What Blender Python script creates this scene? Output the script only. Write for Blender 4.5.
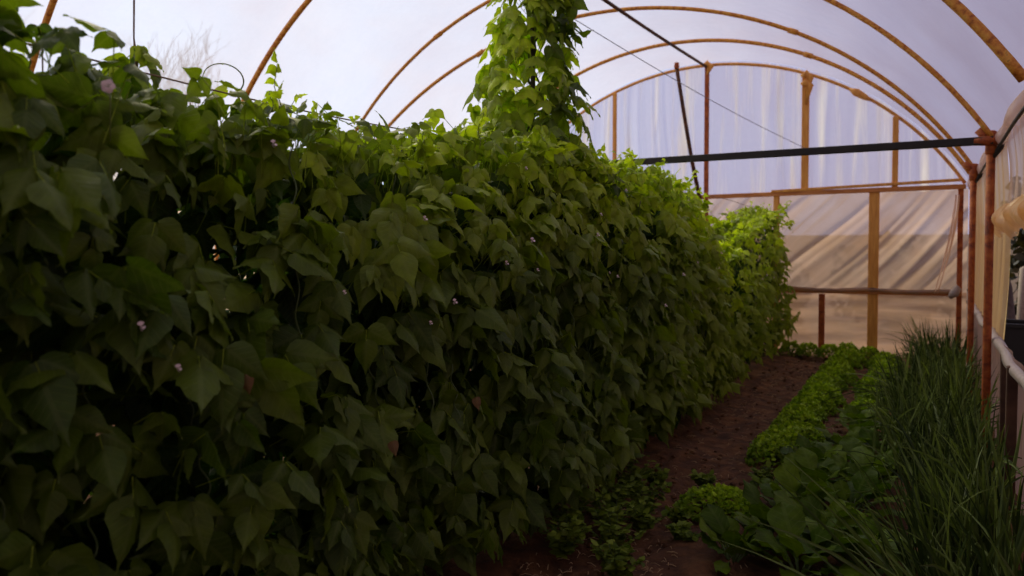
import bpy, math, random
import numpy as np
from mathutils import Vector, Matrix

for o in list(bpy.data.objects):
    bpy.data.objects.remove(o)
SC = bpy.context.scene
COL = SC.collection
rnd = random.Random(7)
rng = np.random.default_rng(11)
PI = math.pi

# ------------------------------------------------------------------ camera
cd = bpy.data.cameras.new('camera')
cam = bpy.data.objects.new('camera', cd)
COL.objects.link(cam)
YAW = math.atan(418 / 720)
PITCH = math.radians(1.7)
cam.location = (0, 0, 1.4)
cam.rotation_euler = (PI / 2 - PITCH, 0, YAW)
cd.sensor_width = 36
cd.lens = 720 / 1024 * 36
cd.shift_y = -(43 - 720 * math.tan(PITCH)) / 1024
cd.clip_start = 0.02
cd.clip_end = 400
cd.dof.use_dof = True
cd.dof.focus_distance = 2.9
cd.dof.aperture_fstop = 2.6
SC.camera = cam

# ------------------------------------------------------------------ world, sun, exposure
W = bpy.data.worlds.new('sky')
SC.world = W
W.use_nodes = True
wn, wl = W.node_tree.nodes, W.node_tree.links
wn.clear()
w_out = wn.new('ShaderNodeOutputWorld')
w_bg = wn.new('ShaderNodeBackground')
w_tc = wn.new('ShaderNodeTexCoord')
w_dot = wn.new('ShaderNodeVectorMath'); w_dot.operation = 'DOT_PRODUCT'
w_dot.inputs[1].default_value = (-0.86, 0.40, 0.30)      # the bright part of the overcast sky
w_rmp = wn.new('ShaderNodeValToRGB')
cr = w_rmp.color_ramp
cr.elements[0].position = 0.0; cr.elements[0].color = (0.30, 0.20, 0.24, 1)
cr.elements[1].position = 1.0; cr.elements[1].color = (0.80, 0.97, 1.26, 1)
e = cr.elements.new(0.50); e.color = (0.35, 0.28, 0.37, 1)
e = cr.elements.new(0.80); e.color = (0.50, 0.52, 0.76, 1)
e = cr.elements.new(0.92); e.color = (0.72, 0.85, 1.12, 1)
w_map = wn.new('ShaderNodeMapRange')
w_map.inputs['From Min'].default_value = -1
w_map.inputs['From Max'].default_value = 1
wl.new(w_tc.outputs['Generated'], w_dot.inputs[0])
wl.new(w_dot.outputs['Value'], w_map.inputs['Value'])
wl.new(w_map.outputs['Result'], w_rmp.inputs['Fac'])
wl.new(w_rmp.outputs['Color'], w_bg.inputs['Color'])
w_bg.inputs['Strength'].default_value = 1.0
wl.new(w_bg.outputs[0], w_out.inputs[0])

sd = bpy.data.lights.new('sun', 'SUN')
sd.energy = 3.0
sd.angle = math.radians(25)
sd.color = (1.0, 0.88, 0.56)
sun = bpy.data.objects.new('sun', sd)
COL.objects.link(sun)
sun.rotation_euler = Vector((0.62, -0.42, -0.66)).to_track_quat('-Z', 'Y').to_euler()   # light travels right, towards us, down

SC.view_settings.view_transform = 'Standard'
SC.view_settings.look = 'None'
SC.view_settings.gamma = 1
SC.view_settings.use_curve_mapping = False
SC.view_settings.exposure = 0.0
SC.cycles.transparent_max_bounces = 24
SC.cycles.max_bounces = 8


# ------------------------------------------------------------------ node helpers
class NT:
    def __init__(self, name):
        self.m = bpy.data.materials.new(name)
        self.m.use_nodes = True
        self.t = self.m.node_tree
        self.t.nodes.clear()
        self.out = self.n('ShaderNodeOutputMaterial')

    def n(self, kind, **kw):
        nd = self.t.nodes.new(kind)
        for k, v in kw.items():
            if hasattr(nd, k) and not k[0].isupper():
                setattr(nd, k, v)
            else:
                nd.inputs[k.replace('_', ' ')].default_value = v
        return nd

    def l(self, a, b):
        self.t.links.new(a, b)

    def noise(self, scale, detail=4, rough=0.55, vec=None, mapping=None, dist=0.0):
        tc = self.n('ShaderNodeTexCoord')
        nd = self.n('ShaderNodeTexNoise', Scale=scale, Detail=detail, Roughness=rough, Distortion=dist)
        src = tc.outputs['Object']
        if mapping:
            rot, scl = mapping
            r = self.n('ShaderNodeMapping'); r.inputs['Rotation'].default_value = rot
            s = self.n('ShaderNodeMapping'); s.inputs['Scale'].default_value = scl
            self.l(src, r.inputs[0]); self.l(r.outputs[0], s.inputs[0]); src = s.outputs[0]
        self.l(src, nd.inputs['Vector'])
        return nd.outputs['Fac']

    def ramp(self, fac, stops):
        r = self.n('ShaderNodeValToRGB')
        el = r.color_ramp.elements
        while len(el) < len(stops):
            el.new(0.5)
        for e_, (p, c) in zip(el, stops):
            e_.position = p
            e_.color = (c[0], c[1], c[2], 1) if not isinstance(c, float) else (c, c, c, 1)
        self.l(fac, r.inputs[0])
        return r.outputs[0]

    def mix(self, f, a, b):
        m = self.n('ShaderNodeMix', data_type='RGBA')
        self.l(f, m.inputs[0]) if not isinstance(f, float) else setattr(m.inputs[0], 'default_value', f)
        for s, i in ((a, 6), (b, 7)):
            if isinstance(s, tuple): m.inputs[i].default_value = (*s, 1)
            else: self.l(s, m.inputs[i])
        return m.outputs[2]

    def math(self, op, a, b=None):
        m = self.n('ShaderNodeMath', operation=op)
        for s, i in ((a, 0), (b, 1)):
            if s is None: continue
            if isinstance(s, (int, float)): m.inputs[i].default_value = s
            else: self.l(s, m.inputs[i])
        return m.outputs[0]

    def bump(self, h, strength, dist):
        b = self.n('ShaderNodeBump', Strength=strength, Distance=dist)
        self.l(h, b.inputs['Height'])
        return b.outputs[0]


def simple(name, stops, scale=6.0, rough=0.7, metal=0.0, bump=0.3, bd=0.01, mapping=None, detail=6):
    t = NT(name)
    f = t.noise(scale, detail, 0.6, mapping=mapping)
    p = t.n('ShaderNodeBsdfPrincipled', Roughness=rough, Metallic=metal)
    t.l(t.ramp(f, stops), p.inputs['Base Color'])
    t.l(t.bump(f, bump, bd), p.inputs['Normal'])
    t.l(p.outputs[0], t.out.inputs[0])
    return t.m


def leaf_mat(name, old, young_lit, trans=0.28, rough=0.5, vein=0.5, spec=0.35):
    """leaf skin: colour runs from the old leaf to the young leaf by tone; bean tone also carries painted light and shade, veins from its UV"""
    t = NT(name)
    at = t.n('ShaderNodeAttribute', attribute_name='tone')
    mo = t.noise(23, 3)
    base = t.mix(at.outputs['Fac'], old, young_lit)
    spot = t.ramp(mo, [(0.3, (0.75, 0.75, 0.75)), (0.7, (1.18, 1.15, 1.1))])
    mul = t.n('ShaderNodeMix', data_type='RGBA', blend_type='MULTIPLY'); mul.inputs[0].default_value = 1
    t.l(base, mul.inputs[6]); t.l(spot, mul.inputs[7])
    uv = t.n('ShaderNodeUVMap')
    sep = t.n('ShaderNodeSeparateXYZ'); t.l(uv.outputs[0], sep.inputs[0])
    av = t.math('ABSOLUTE', sep.outputs[1])
    ph = t.math('SUBTRACT', t.math('MULTIPLY', sep.outputs[0], 46.0), t.math('MULTIPLY', av, 34.0))
    s = t.math('SINE', ph)
    vn = t.math('POWER', t.math('MAXIMUM', s, 0.0), 6.0)
    mid = t.math('LESS_THAN', av, 0.035)
    vv = t.math('MAXIMUM', vn, mid)
    col = t.mix(t.math('MULTIPLY', vv, 0.22 * vein), mul.outputs[2], (0.30, 0.36, 0.12))
    p = t.n('ShaderNodeBsdfPrincipled', Roughness=rough)
    p.inputs['Specular IOR Level'].default_value = spec
    t.l(col, p.inputs['Base Color'])
    t.l(t.bump(t.math('MULTIPLY', vv, -1.0), 0.6 * vein, 0.004), p.inputs['Normal'])
    tr = t.n('ShaderNodeBsdfTranslucent')
    tc = t.n('ShaderNodeMix', data_type='RGBA', blend_type='MULTIPLY'); tc.inputs[0].default_value = 1
    t.l(col, tc.inputs[6]); tc.inputs[7].default_value = (1.6, 1.7, 0.5, 1)
    t.l(tc.outputs[2], tr.inputs[0])
    mx = t.n('ShaderNodeMixShader'); mx.inputs[0].default_value = trans
    t.l(p.outputs[0], mx.inputs[1]); t.l(tr.outputs[0], mx.inputs[2])
    t.l(mx.outputs[0], t.out.inputs[0])
    return t.m


def film_mat(name, tint, density, streak=None, sdepth=0.35, dirt=None, dirt_scale=2.0, see=(1, 1, 1), fine=0.1):
    """polythene: part clear, part milky; creases and dirt make it denser"""
    t = NT(name)
    d = t.ramp(t.noise(dirt_scale, 5, 0.6), [(0.35, 0.0), (0.75, 1.0)])
    fac = t.math('ADD', t.math('MULTIPLY', t.noise(9, 6, 0.7), fine), density - fine * 0.5)
    h = t.noise(5, 3)
    gloss = 0.06
    if streak:
        s = t.noise(1.0, 3, 0.55, mapping=streak, dist=0.35)
        sr = t.ramp(s, [(0.50, 0.0), (0.72, 1.0)])
        fac = t.math('ADD', fac, t.math('MULTIPLY', sr, sdepth))
        h = s
    col = t.mix(d, tint, dirt) if dirt else t.mix(0.0, tint, tint)
    if dirt:
        fac = t.math('ADD', fac, t.math('MULTIPLY', d, 0.12))
    fac = t.math('MINIMUM', fac, 0.97)
    tp = t.n('ShaderNodeBsdfTransparent'); tp.inputs[0].default_value = (*see, 1)
    tl = t.n('ShaderNodeBsdfTranslucent'); t.l(col, tl.inputs[0])
    df = t.n('ShaderNodeBsdfDiffuse'); t.l(col, df.inputs[0])
    gl = t.n('ShaderNodeBsdfGlossy', Roughness=0.3)
    nb = t.bump(h, 0.7, 0.06)
    for q in (gl, df): t.l(nb, q.inputs['Normal'])
    a = t.n('ShaderNodeMixShader'); a.inputs[0].default_value = 0.18
    t.l(tl.outputs[0], a.inputs[1]); t.l(df.outputs[0], a.inputs[2])
    b = t.n('ShaderNodeMixShader'); t.l(fac, b.inputs[0])
    t.l(tp.outputs[0], b.inputs[1]); t.l(a.outputs[0], b.inputs[2])
    c = t.n('ShaderNodeMixShader'); c.inputs[0].default_value = gloss
    t.l(b.outputs[0], c.inputs[1]); t.l(gl.outputs[0], c.inputs[2])
    t.l(c.outputs[0], t.out.inputs[0])
    return t.m


def flat(name, col, rough=0.6, trans=0.0):
    t = NT(name)
    p = t.n('ShaderNodeBsdfPrincipled', Roughness=rough)
    f = t.noise(30, 3)
    t.l(t.ramp(f, [(0.3, tuple(c * 0.85 for c in col)), (0.7, tuple(min(1, c * 1.12) for c in col))]), p.inputs['Base Color'])
    t.l(p.outputs[0], t.out.inputs[0])
    return t.m


M = {}
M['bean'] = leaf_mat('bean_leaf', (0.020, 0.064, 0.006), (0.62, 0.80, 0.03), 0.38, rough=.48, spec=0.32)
M['stem'] = flat('green_stem', (0.06, 0.10, 0.02))
M['shoot'] = flat('pale_shoot', (0.16, 0.22, 0.05))
M['parsley'] = leaf_mat('parsley_leaf', (0.09, 0.19, 0.008), (0.42, 0.60, 0.025), 0.30, vein=0.1, spec=.15)
M['broad'] = leaf_mat('broad_leaf', (0.038, 0.085, 0.004), (0.14, 0.23, 0.008), 0.25, spec=.12, vein=.35)
M['blade'] = leaf_mat('onion_blade', (0.018, 0.036, 0.008), (0.17, 0.24, 0.07), 0.18, vein=0.0, spec=.2)
M['weed'] = leaf_mat('weed_leaf', (0.06, 0.11, 0.010), (0.20, 0.28, 0.03), 0.25, vein=0.1, spec=.1)
M['dry'] = leaf_mat('dry_leaf', (0.10, 0.055, 0.02), (0.24, 0.14, 0.06), 0.2, vein=0.5)
M['petal'] = flat('bean_petal', (0.80, 0.66, 0.66), 0.5)
M['outleaf'] = leaf_mat('shrub_leaf', (0.016, 0.018, 0.010), (0.07, 0.055, 0.025), 0.15, vein=0.0)
M['bark'] = simple('bark', [(0.3, (0.05, 0.035, 0.03)), (0.7, (0.12, 0.09, 0.08))], 14)
M['bare_bark'] = simple('bare_bark', [(0.3, (0.10, 0.07, 0.10)), (0.7, (0.16, 0.12, 0.15))], 5)
M['soil'] = simple('soil', [(0.28, (0.035, 0.015, 0.005)), (0.5, (0.11, 0.046, 0.015)), (0.75, (0.24, 0.115, 0.040))], 9, 0.95, bump=0.9, bd=0.05, detail=10)
M['outsoil'] = simple('outdoor_ground', [(0.3, (0.07, 0.040, 0.022)), (0.7, (0.17, 0.105, 0.060))], 2.5, 0.95, bump=0.6, bd=0.05)
M['rib'] = simple('rusty_painted_tube', [(0.32, (0.32, 0.080, 0.010)), (0.46, (0.66, 0.25, 0.028)), (0.62, (0.80, 0.42, 0.06)), (0.72, (0.24, 0.09, 0.02))], 34, 0.55, bump=0.3, bd=0.003)
M['ribpale'] = simple('film_wrapped_tube', [(0.38, (0.72, 0.64, 0.52)), (0.56, (0.62, 0.45, 0.20)), (0.66, (0.42, 0.19, 0.05))], 16, 0.5)
M['rust'] = simple('rust_steel', [(0.32, (0.15, 0.025, 0.005)), (0.5, (0.36, 0.075, 0.010)), (0.72, (0.50, 0.15, 0.025))], 22, 0.7, bump=0.4, bd=0.004)
M['wood'] = simple('orange_timber', [(0.3, (0.55, 0.21, 0.035)), (0.6, (0.78, 0.38, 0.075)), (0.8, (0.85, 0.50, 0.14))], 5, 0.7, mapping=((0, 0, 0), (7, 7, 0.7)))
M['woodh'] = simple('weathered_rail', [(0.3, (0.36, 0.12, 0.03)), (0.6, (0.60, 0.24, 0.06)), (0.8, (0.70, 0.34, 0.11))], 5, 0.7, mapping=((0, 0, 0), (0.7, 7, 7)))
M['dark'] = simple('dark_steel', [(0.3, (0.008, 0.008, 0.007)), (0.7, (0.022, 0.018, 0.013))], 20, 0.6)
M['darkwood'] = simple('dark_rusty_pole', [(0.4, (0.035, 0.013, 0.008)), (0.66, (0.16, 0.055, 0.02))], 26, 0.8)
M['stake'] = simple('brown_stake', [(0.3, (0.05, 0.022, 0.012)), (0.7, (0.13, 0.065, 0.035))], 8, 0.85)
M['twine'] = flat('twine_fibre', (0.22, 0.14, 0.09), 0.9)
M['wire'] = flat('grey_wire', (0.22, 0.20, 0.24), 0.5)
M['bluewrap'] = flat('pale_plastic', (0.34, 0.28, 0.26), 0.5)
M['straw'] = flat('straw_bits', (0.42, 0.30, 0.15), 0.9)
M['whitewood'] = flat('whitewashed_post', (0.34, 0.27, 0.22), 0.8)
M['bin'] = flat('dark_plastic', (0.012, 0.014, 0.013), 0.6)
M['film_roof'] = film_mat('roof_film', (0.93, 0.90, 0.97), 0.46, ((0, 0.0, 0), (1.1, 0.35, 1.1)), 0.10, (0.80, 0.72, 0.78), 0.9)
M['film_up'] = film_mat('end_film_upper', (1.0, 0.99, 1.0), 0.36, ((0, 0, 0), (7.5, 1.0, 0.42)), 0.58, (0.86, 0.78, 0.86), 1.2, see=(0.74, 0.72, 0.86))
M['film_low'] = film_mat('end_film_lower', (0.68, 0.50, 0.41), 0.62, ((0, math.radians(44), 0), (0.45, 1.0, 6.0)), 0.34, (0.56, 0.34, 0.20), 1.1, see=(1, 0.88, 0.76))
M['film_skirt'] = film_mat('end_film_skirt', (0.60, 0.40, 0.29), 0.55, ((0, 0, 0), (1.0, 1.0, 6.0)), 0.40, (0.62, 0.36, 0.20), 1.5, see=(1, 0.9, 0.8))
M['film_side'] = film_mat('side_film', (0.92, 0.78, 0.62), 0.55, ((0, 0, 0), (1.0, 5.0, 0.5)), 0.30, (0.85, 0.55, 0.24), 1.0, see=(1, 0.92, 0.8))
M['film_yellow'] = film_mat('yellowed_side_film', (0.95, 0.74, 0.38), 0.72, ((0, 0, 0), (1.0, 5.0, 0.5)), 0.25, (0.90, 0.58, 0.22), 1.0, see=(1, 0.9, 0.7))
M['film_hem'] = film_mat('side_hem_film', (0.92, 0.68, 0.40), 0.66, ((0, 0, 0), (1.0, 6.0, 1.5)), 0.15, (0.80, 0.42, 0.12), 1.6, see=(1, 0.85, 0.6))
M['film_eave'] = film_mat('eave_film', (0.88, 0.76, 0.70), 0.72, ((0, 0, 0), (1.0, 6.0, 1.5)), 0.2, (0.75, 0.50, 0.34), 1.6, see=(1, 0.9, 0.8))
M['film_curtain'] = film_mat('curtain_film', (0.46, 0.36, 0.29), 0.80, ((0, 0, 0), (1.0, 7.0, 0.8)), 0.25, (0.42, 0.26, 0.16), 2.2, see=(0.9, 0.8, 0.7))


# ------------------------------------------------------------------ geometry helpers
class MB:
    def __init__(self):
        self.v = []; self.f = []; self.uv = []; self.tone = []; self.n = 0

    def add(self, verts, faces, uv=None, tone=0.5):
        verts = np.asarray(verts, dtype=np.float64).reshape(-1, 3)
        faces = np.asarray(faces, dtype=np.int64).reshape(-1, 4)
        self.v.append(verts); self.f.append(faces + self.n)
        k = len(verts)
        self.uv.append(np.zeros((k, 2)) if uv is None else np.asarray(uv).reshape(-1, 2))
        self.tone.append(np.broadcast_to(np.asarray(tone, dtype=float), (k,)))
        self.n += k

    def build(self, name, mat, parent=None, smooth=True, leafy=False):
        me = bpy.data.meshes.new(name)
        if self.n:
            v = np.concatenate(self.v); f = np.concatenate(self.f)
            nf = len(f)
            me.vertices.add(len(v)); me.vertices.foreach_set('co', v.ravel().astype(np.float32))
            tri = f[:, 3] == f[:, 2]
            if tri.any():
                me.vertices.foreach_get  # degenerate quads are stored as triangles
                loops = np.concatenate([r[:3] if t_ else r for r, t_ in zip(f, tri)])
                tot = np.where(tri, 3, 4)
            else:
                loops = f.ravel(); tot = np.full(nf, 4)
            start = np.concatenate([[0], np.cumsum(tot)[:-1]])
            me.loops.add(len(loops)); me.loops.foreach_set('vertex_index', loops.astype(np.int32))
            me.polygons.add(nf)
            me.polygons.foreach_set('loop_start', start.astype(np.int32))
            me.polygons.foreach_set('loop_total', tot.astype(np.int32))
            me.polygons.foreach_set('use_smooth', np.full(nf, smooth))
            me.update(calc_edges=True)
            if leafy:
                ul = me.uv_layers.new(name='UVMap')
                ul.data.foreach_set('uv', np.concatenate(self.uv)[loops].ravel().astype(np.float32))
                at = me.attributes.new('tone', 'FLOAT', 'POINT')
                at.data.foreach_set('value', np.concatenate(self.tone).astype(np.float32))
        me.materials.append(mat)
        o = bpy.data.objects.new(name, me)
        COL.objects.link(o)
        if parent is not None: o.parent = parent
        return o

    def box(self, c, s, rot=None):
        c = np.array(c, float); s = np.array(s, float) / 2
        b = min(s) * 0.18
        vs = []
        # chamfered box: rings along the longest axis
        ax = int(np.argmax(s)); a1, a2 = [i for i in range(3) if i != ax]
        prof = [(-1, -1), (-1, 1), (1, 1), (1, -1)]
        loop = []
        for (p, q), (dp, dq) in zip([(-1, -1), (-1, -1), (-1, 1), (-1, 1), (1, 1), (1, 1), (1, -1), (1, -1)],
                                    [(1, 0), (0, 1), (0, -1), (1, 0), (-1, 0), (0, -1), (0, 1), (-1, 0)]):
            loop.append((p * s[a1] + dp * b, q * s[a2] + dq * b))
        for t_, k in ((-s[ax], 0.0), (-s[ax], 1.0), (-s[ax] + b, 2), (s[ax] - b, 2), (s[ax], 1.0), (s[ax], 0.0)):
            for (p, q) in loop:
                w = np.zeros(3)
                if k == 0.0: p = q = 0
                elif k == 1.0: p -= math.copysign(b, p); q -= math.copysign(b, q)
                w[ax] = t_; w[a1] = p; w[a2] = q
                vs.append(w)
        vs = np.array(vs)
        if rot is not None: vs = vs @ np.array(rot).T
        fs = []
        for r in range(5):
            for j in range(8):
                fs.append((r * 8 + j, r * 8 + (j + 1) % 8, (r + 1) * 8 + (j + 1) % 8, (r + 1) * 8 + j))
        self.add(vs + c, fs)
        return self

    def tube(self, pts, r, k=8, jitter=0.0, caps=True, squash=None):
        P = np.asarray(pts, float)
        n = len(P)
        r = np.broadcast_to(np.asarray(r, float), (n,))
        T = np.gradient(P, axis=0)
        T /= np.linalg.norm(T, axis=1)[:, None] + 1e-9
        ref = np.array((0, 0, 1.0)) if abs(T[0][2]) < 0.9 else np.array((1.0, 0, 0))
        u = np.cross(T[0], ref); u /= np.linalg.norm(u)
        rings = []
        ang = np.arange(k) * 2 * PI / k
        for i in range(n):
            u = u - T[i] * np.dot(u, T[i]); u /= np.linalg.norm(u) + 1e-9
            w = np.cross(T[i], u)
            rr = r[i] * (1 + (rng.uniform(-jitter, jitter, k) if jitter else 0))
            rings.append(P[i] + np.outer(np.cos(ang) * rr, u) + np.outer(np.sin(ang) * rr, w))
        V = np.concatenate(rings)
        if caps:
            V = np.concatenate([V, P[:1], P[-1:]])
        F = []
        for i in range(n - 1):
            for j in range(k):
                F.append((i * k + j, i * k + (j + 1) % k, (i + 1) * k + (j + 1) % k, (i + 1) * k + j))
        if caps:
            for j in range(k):
                F.append((n * k, (j + 1) % k, j, j))
                F.append((n * k + 1, (n - 1) * k + j, (n - 1) * k + (j + 1) % k, (n - 1) * k + (j + 1) % k))
        self.add(V, F)
        return self

    def grid(self, X, Y, Z, uv=None):
        a, b = X.shape
        V = np.stack([X, Y, Z], -1).reshape(-1, 3)
        idx = np.arange(a * b).reshape(a, b)
        F = np.stack([idx[:-1, :-1], idx[1:, :-1], idx[1:, 1:], idx[:-1, 1:]], -1).reshape(-1, 4)
        self.add(V, F)
        return self


def leaf_template(kind, seed):
    r = np.random.default_rng(seed)
    if kind == 'bean':
        t = np.array([0, .05, .14, .27, .42, .57, .70, .82, .92, 1.0])
        w = np.array([.02, .19, .305, .335, .285, .20, .120, .058, .02, .0])
    elif kind == 'broad':
        t = np.array([0, .12, .24, .38, .52, .66, .78, .88, .96, 1.0])
        w = np.array([.02, .03, .09, .22, .32, .35, .31, .22, .10, .0])
    elif kind == 'small':
        t = np.array([0, .35, .7, 1.0])
        w = np.array([.04, .42, .34, .05])
    c = np.array([-1, -.55, 0, .55, 1]) if kind != 'small' else np.array([-1, 0, 1])
    U, V = np.meshgrid(t, c, indexing='ij')
    Wd = np.repeat(w[:, None], len(c), 1) * V
    fold = r.uniform(0.10, 0.55); droop = r.uniform(0.05, 0.45)
    wave = r.uniform(0.02, 0.05)
    if kind == 'broad':
        fold = r.uniform(.1, .35); droop = r.uniform(.15, .6); wave = .06
    if kind == 'small': fold = r.uniform(-.4, .6); wave = .0
    n = -np.abs(Wd) * fold * (1.0 - 0.4 * U) - droop * U ** 2 + wave * np.sin(U * 15 + V * 2.0 + seed) * np.abs(V)
    tw = r.uniform(-.25, .25)
    n = n + tw * U * Wd
    uu = U - (0.05 * (np.abs(V) > .9) * (U < .2)) * (kind == 'bean')
    P = np.stack([uu, Wd, n], -1).reshape(-1, 3)
    a, b = U.shape
    idx = np.arange(a * b).reshape(a, b)
    F = np.stack([idx[:-1, :-1], idx[1:, :-1], idx[1:, 1:], idx[:-1, 1:]], -1).reshape(-1, 4)
    uv = np.stack([U, Wd], -1).reshape(-1, 2)
    return P, F, uv


TPL = {k: [leaf_template(k, i * 7 + 3) for i in range(n)] for k, n in (('bean', 10), ('broad', 6), ('small', 6))}


def nrm(a):
    return a / (np.linalg.norm(a, axis=-1, keepdims=True) + 1e-9)


def add_leaves(mb, kind, O, D, N, L, tone, wide=1.0):
    """O origin, D tip direction, N upper side, L length; all (k,3) or (k,)"""
    k = len(O)
    if k == 0: return
    D = nrm(D); N = nrm(N - D * np.sum(N * D, 1, keepdims=True)); S = np.cross(N, D)
    ti = rng.integers(0, len(TPL[kind]), k)
    for t_, (P, F, uv) in enumerate(TPL[kind]):
        s = np.where(ti == t_)[0]
        if not len(s): continue
        p = P[None] * L[s][:, None, None]
        V = O[s][:, None] + p[..., 0:1] * D[s][:, None] + p[..., 1:2] * wide * S[s][:, None] + p[..., 2:3] * N[s][:, None]
        m = len(P)
        FF = (F[None] + (np.arange(len(s)) * m)[:, None, None]).reshape(-1, 4)
        mb.add(V.reshape(-1, 3), FF, np.tile(uv, (len(s), 1)), np.repeat(tone[s], m))


def tag(o, label=None, cat=None, group=None, kind=None):
    if label: o['label'] = label
    if cat: o['category'] = cat
    if group: o['group'] = group
    if kind: o['kind'] = kind
    return o


def empty(name, loc, label, cat, group=None):
    o = bpy.data.objects.new(name, None)
    o.empty_display_size = 0.1
    COL.objects.link(o)
    o.location = loc
    bpy.context.view_layer.update()
    return tag(o, label, cat, group)


def build_on(mb, name, mat, root, leafy=False, smooth=True):
    off = np.array(root.location if root.parent is None else root.location + root.parent.location)
    mb.v = [v - off for v in mb.v]
    return mb.build(name, mat, root, smooth, leafy)


def smooth_noise(x, y=0.0, s=0):
    return (math.sin(x * 1.7 + s) * math.sin(y * 2.1 + 1.3 * s + x * 0.6) + 0.5 * math.sin(x * 4.1 + 2 * s + y * 3.3) + 0.25 * math.sin(x * 9.3 + y * 7.1 + s))


# ------------------------------------------------------------------ tunnel dimensions
CX, RR, CZ = -2.75, 3.62, 0.23          # arch centre and radius
XR, XL = 0.34, -5.84                    # right and left posts
YE = 9.9                                # end wall
ZB = 2.1                                # height of the side posts


def arch_z(x, r=RR):
    return CZ + math.sqrt(max(0.0, r * r - (x - CX) ** 2))


# ------------------------------------------------------------------ structure: soil, outdoors
xs = np.linspace(XL - .1, XR + .12, 130); ys = np.linspace(-1.5, YE + .1, 230)
X, Y = np.meshgrid(xs, ys, indexing='ij')
Zs = (0.018 * np.sin(X * 9 + Y * 3) * np.sin(Y * 7 - X * 4) + 0.012 * np.sin(X * 23 + 1.7 * Y) * np.sin(Y * 19 + 4) + rng.uniform(-.007, .007, X.shape))
Zs += 0.05 * np.exp(-((X + 0.80) / .22) ** 2) + 0.05 * np.exp(-((X + 0.05) / .35) ** 2) + 0.05 * np.exp(-((X + 1.8) / .3) ** 2) - 0.02
m = MB(); m.grid(X, Y, Zs)
tag(m.build('floor', M['soil']), kind='structure')

m = MB()
xs = np.linspace(-70, 70, 60); ys = np.linspace(-30, 90, 60)
X, Y = np.meshgrid(xs, ys, indexing='ij')
Z = -0.10 + 0.02 * np.sin(X * 2.2) * np.sin(Y * 1.9) + np.clip((Y - 22) / 30, 0, 2) ** 1.5 * .9
m.grid(X, Y, Z)
tag(m.build('ground', M['outsoil']), kind='structure')

# ------------------------------------------------------------------ structure: polythene
# roof: follows the arches, sagging a little between them
RIBY = [1.9, 3.85, 5.75, 7.15, 8.6, 9.9]
ph = np.linspace(0, 1, 90); ys = np.linspace(-1.5, YE + .04, 150)
PHI, Y = np.meshgrid(ph, ys, indexing='ij')
a0 = math.asin((XL - .03 - CX) / (RR + .05)); a1 = math.asin((XR + .09 - CX) / (RR + .05))
A = a0 + (a1 - a0) * PHI
sag = np.zeros_like(Y)
for i in range(len(RIBY) - 1):
    t_ = (Y - RIBY[i]) / (RIBY[i + 1] - RIBY[i])
    sag += np.where((t_ > 0) & (t_ < 1), 0.03 * np.sin(PI * t_), 0)
wr = 0.008 * np.sin(A * 40 + Y * 2) + 0.006 * np.sin(Y * 13 + A * 17) * np.sin(A * 31)
Rr = RR + .055 + sag * 0.4 + wr * 0.5
m = MB(); m.grid(CX + Rr * np.sin(A), Y, CZ + Rr * np.cos(A))
tag(m.build('ceiling', M['film_roof']), kind='structure')


def film_patch(name, fn, na, nb, mat, kind='structure', parent=None):
    U, V = np.meshgrid(np.linspace(0, 1, na), np.linspace(0, 1, nb), indexing='ij')
    X, Y, Z = fn(U, V)
    m = MB(); m.grid(X, Y, Z)
    o = m.build(name, mat, parent)
    if kind: tag(o, kind=kind)
    return o


def folds(q, seed, f0, amp, n=26):
    g = np.random.default_rng(seed)
    out = np.zeros_like(q)
    for i in range(n):
        c = g.uniform(q.min(), q.max()); w = g.uniform(.012, .05) * f0
        out += g.uniform(-1, 1) * np.exp(-((q - c) / w) ** 2)
    return out * amp


def end_upper(U, V):
    X = XL - .02 + (XR + .06 - XL) * U
    zt = CZ + np.sqrt(np.maximum(0, (RR + .05) ** 2 - (X - CX) ** 2))
    zt = np.maximum(zt, ZB - .02)
    Z = (ZB - .06) + (zt - ZB + .06) * V
    Y = YE + .06 + folds(X + .04 * np.sin(Z * 2.4) + .1 * np.sin(X * 1.7) * Z, 5, 1.1, .02, 70) * (0.4 + .6 * np.sin(PI * V))
    return X, Y, Z


wall = film_patch('wall_far', end_upper, 260, 24, M['film_up'])


def end_lower(U, V):
    X = XL - .02 + (XR + .06 - XL) * U
    Z = 0.80 + (ZB - .04 - .80) * V
    q = X * 0.72 - Z * 0.70
    env = np.sin(PI * V) * .7 + .3
    Y = YE + .075 + env * folds(q + .05 * np.sin(X * 2.3) * Z, 8, 1.2, .035, 60)
    return X, Y, Z


film_patch('wall_far', end_lower, 260, 60, M['film_low'])


def end_skirt(U, V):
    X = XL - .02 + (XR + .06 - XL) * U
    Z = -0.06 + 0.90 * V
    Y = YE + .05 + 0.02 * np.sin(X * 5 + Z * 9) + 0.015 * np.sin(Z * 30 + 1.5 * np.sin(X * 2.2)) * V
    return X, Y, Z


film_patch('wall_far', end_skirt, 200, 24, M['film_skirt'])


def side_upper(y0, y1, zb, hem):
    def fn(U, V):
        Y = y0 + (y1 - y0) * U
        zbt = zb + hem * np.abs(np.sin((Y - y0) * PI / 0.95 + .4)) ** .7
        Z = zbt + (ZB - zbt + 0.02) * V
        X = XR + .085 + 0.02 * np.sin(Y * 16 + Z) * (1 - V * .6) + 0.03 * np.sin(PI * V)
        return X, Y, Z
    return fn


film_patch('wall_right', side_upper(-1.5, 5.9, 1.44, 0.07), 160, 20, M['film_side'])
film_patch('wall_right', side_upper(5.86, YE + .04, 0.72, 0.0), 120, 30, M['film_yellow'])
film_patch('wall_left', lambda U, V: (XL - .07 + 0.02 * np.sin(U * 90), -1.5 + (YE + 1.54) * U, -.06 + (ZB + .02) * V), 160, 16, M['film_side'])


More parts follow.
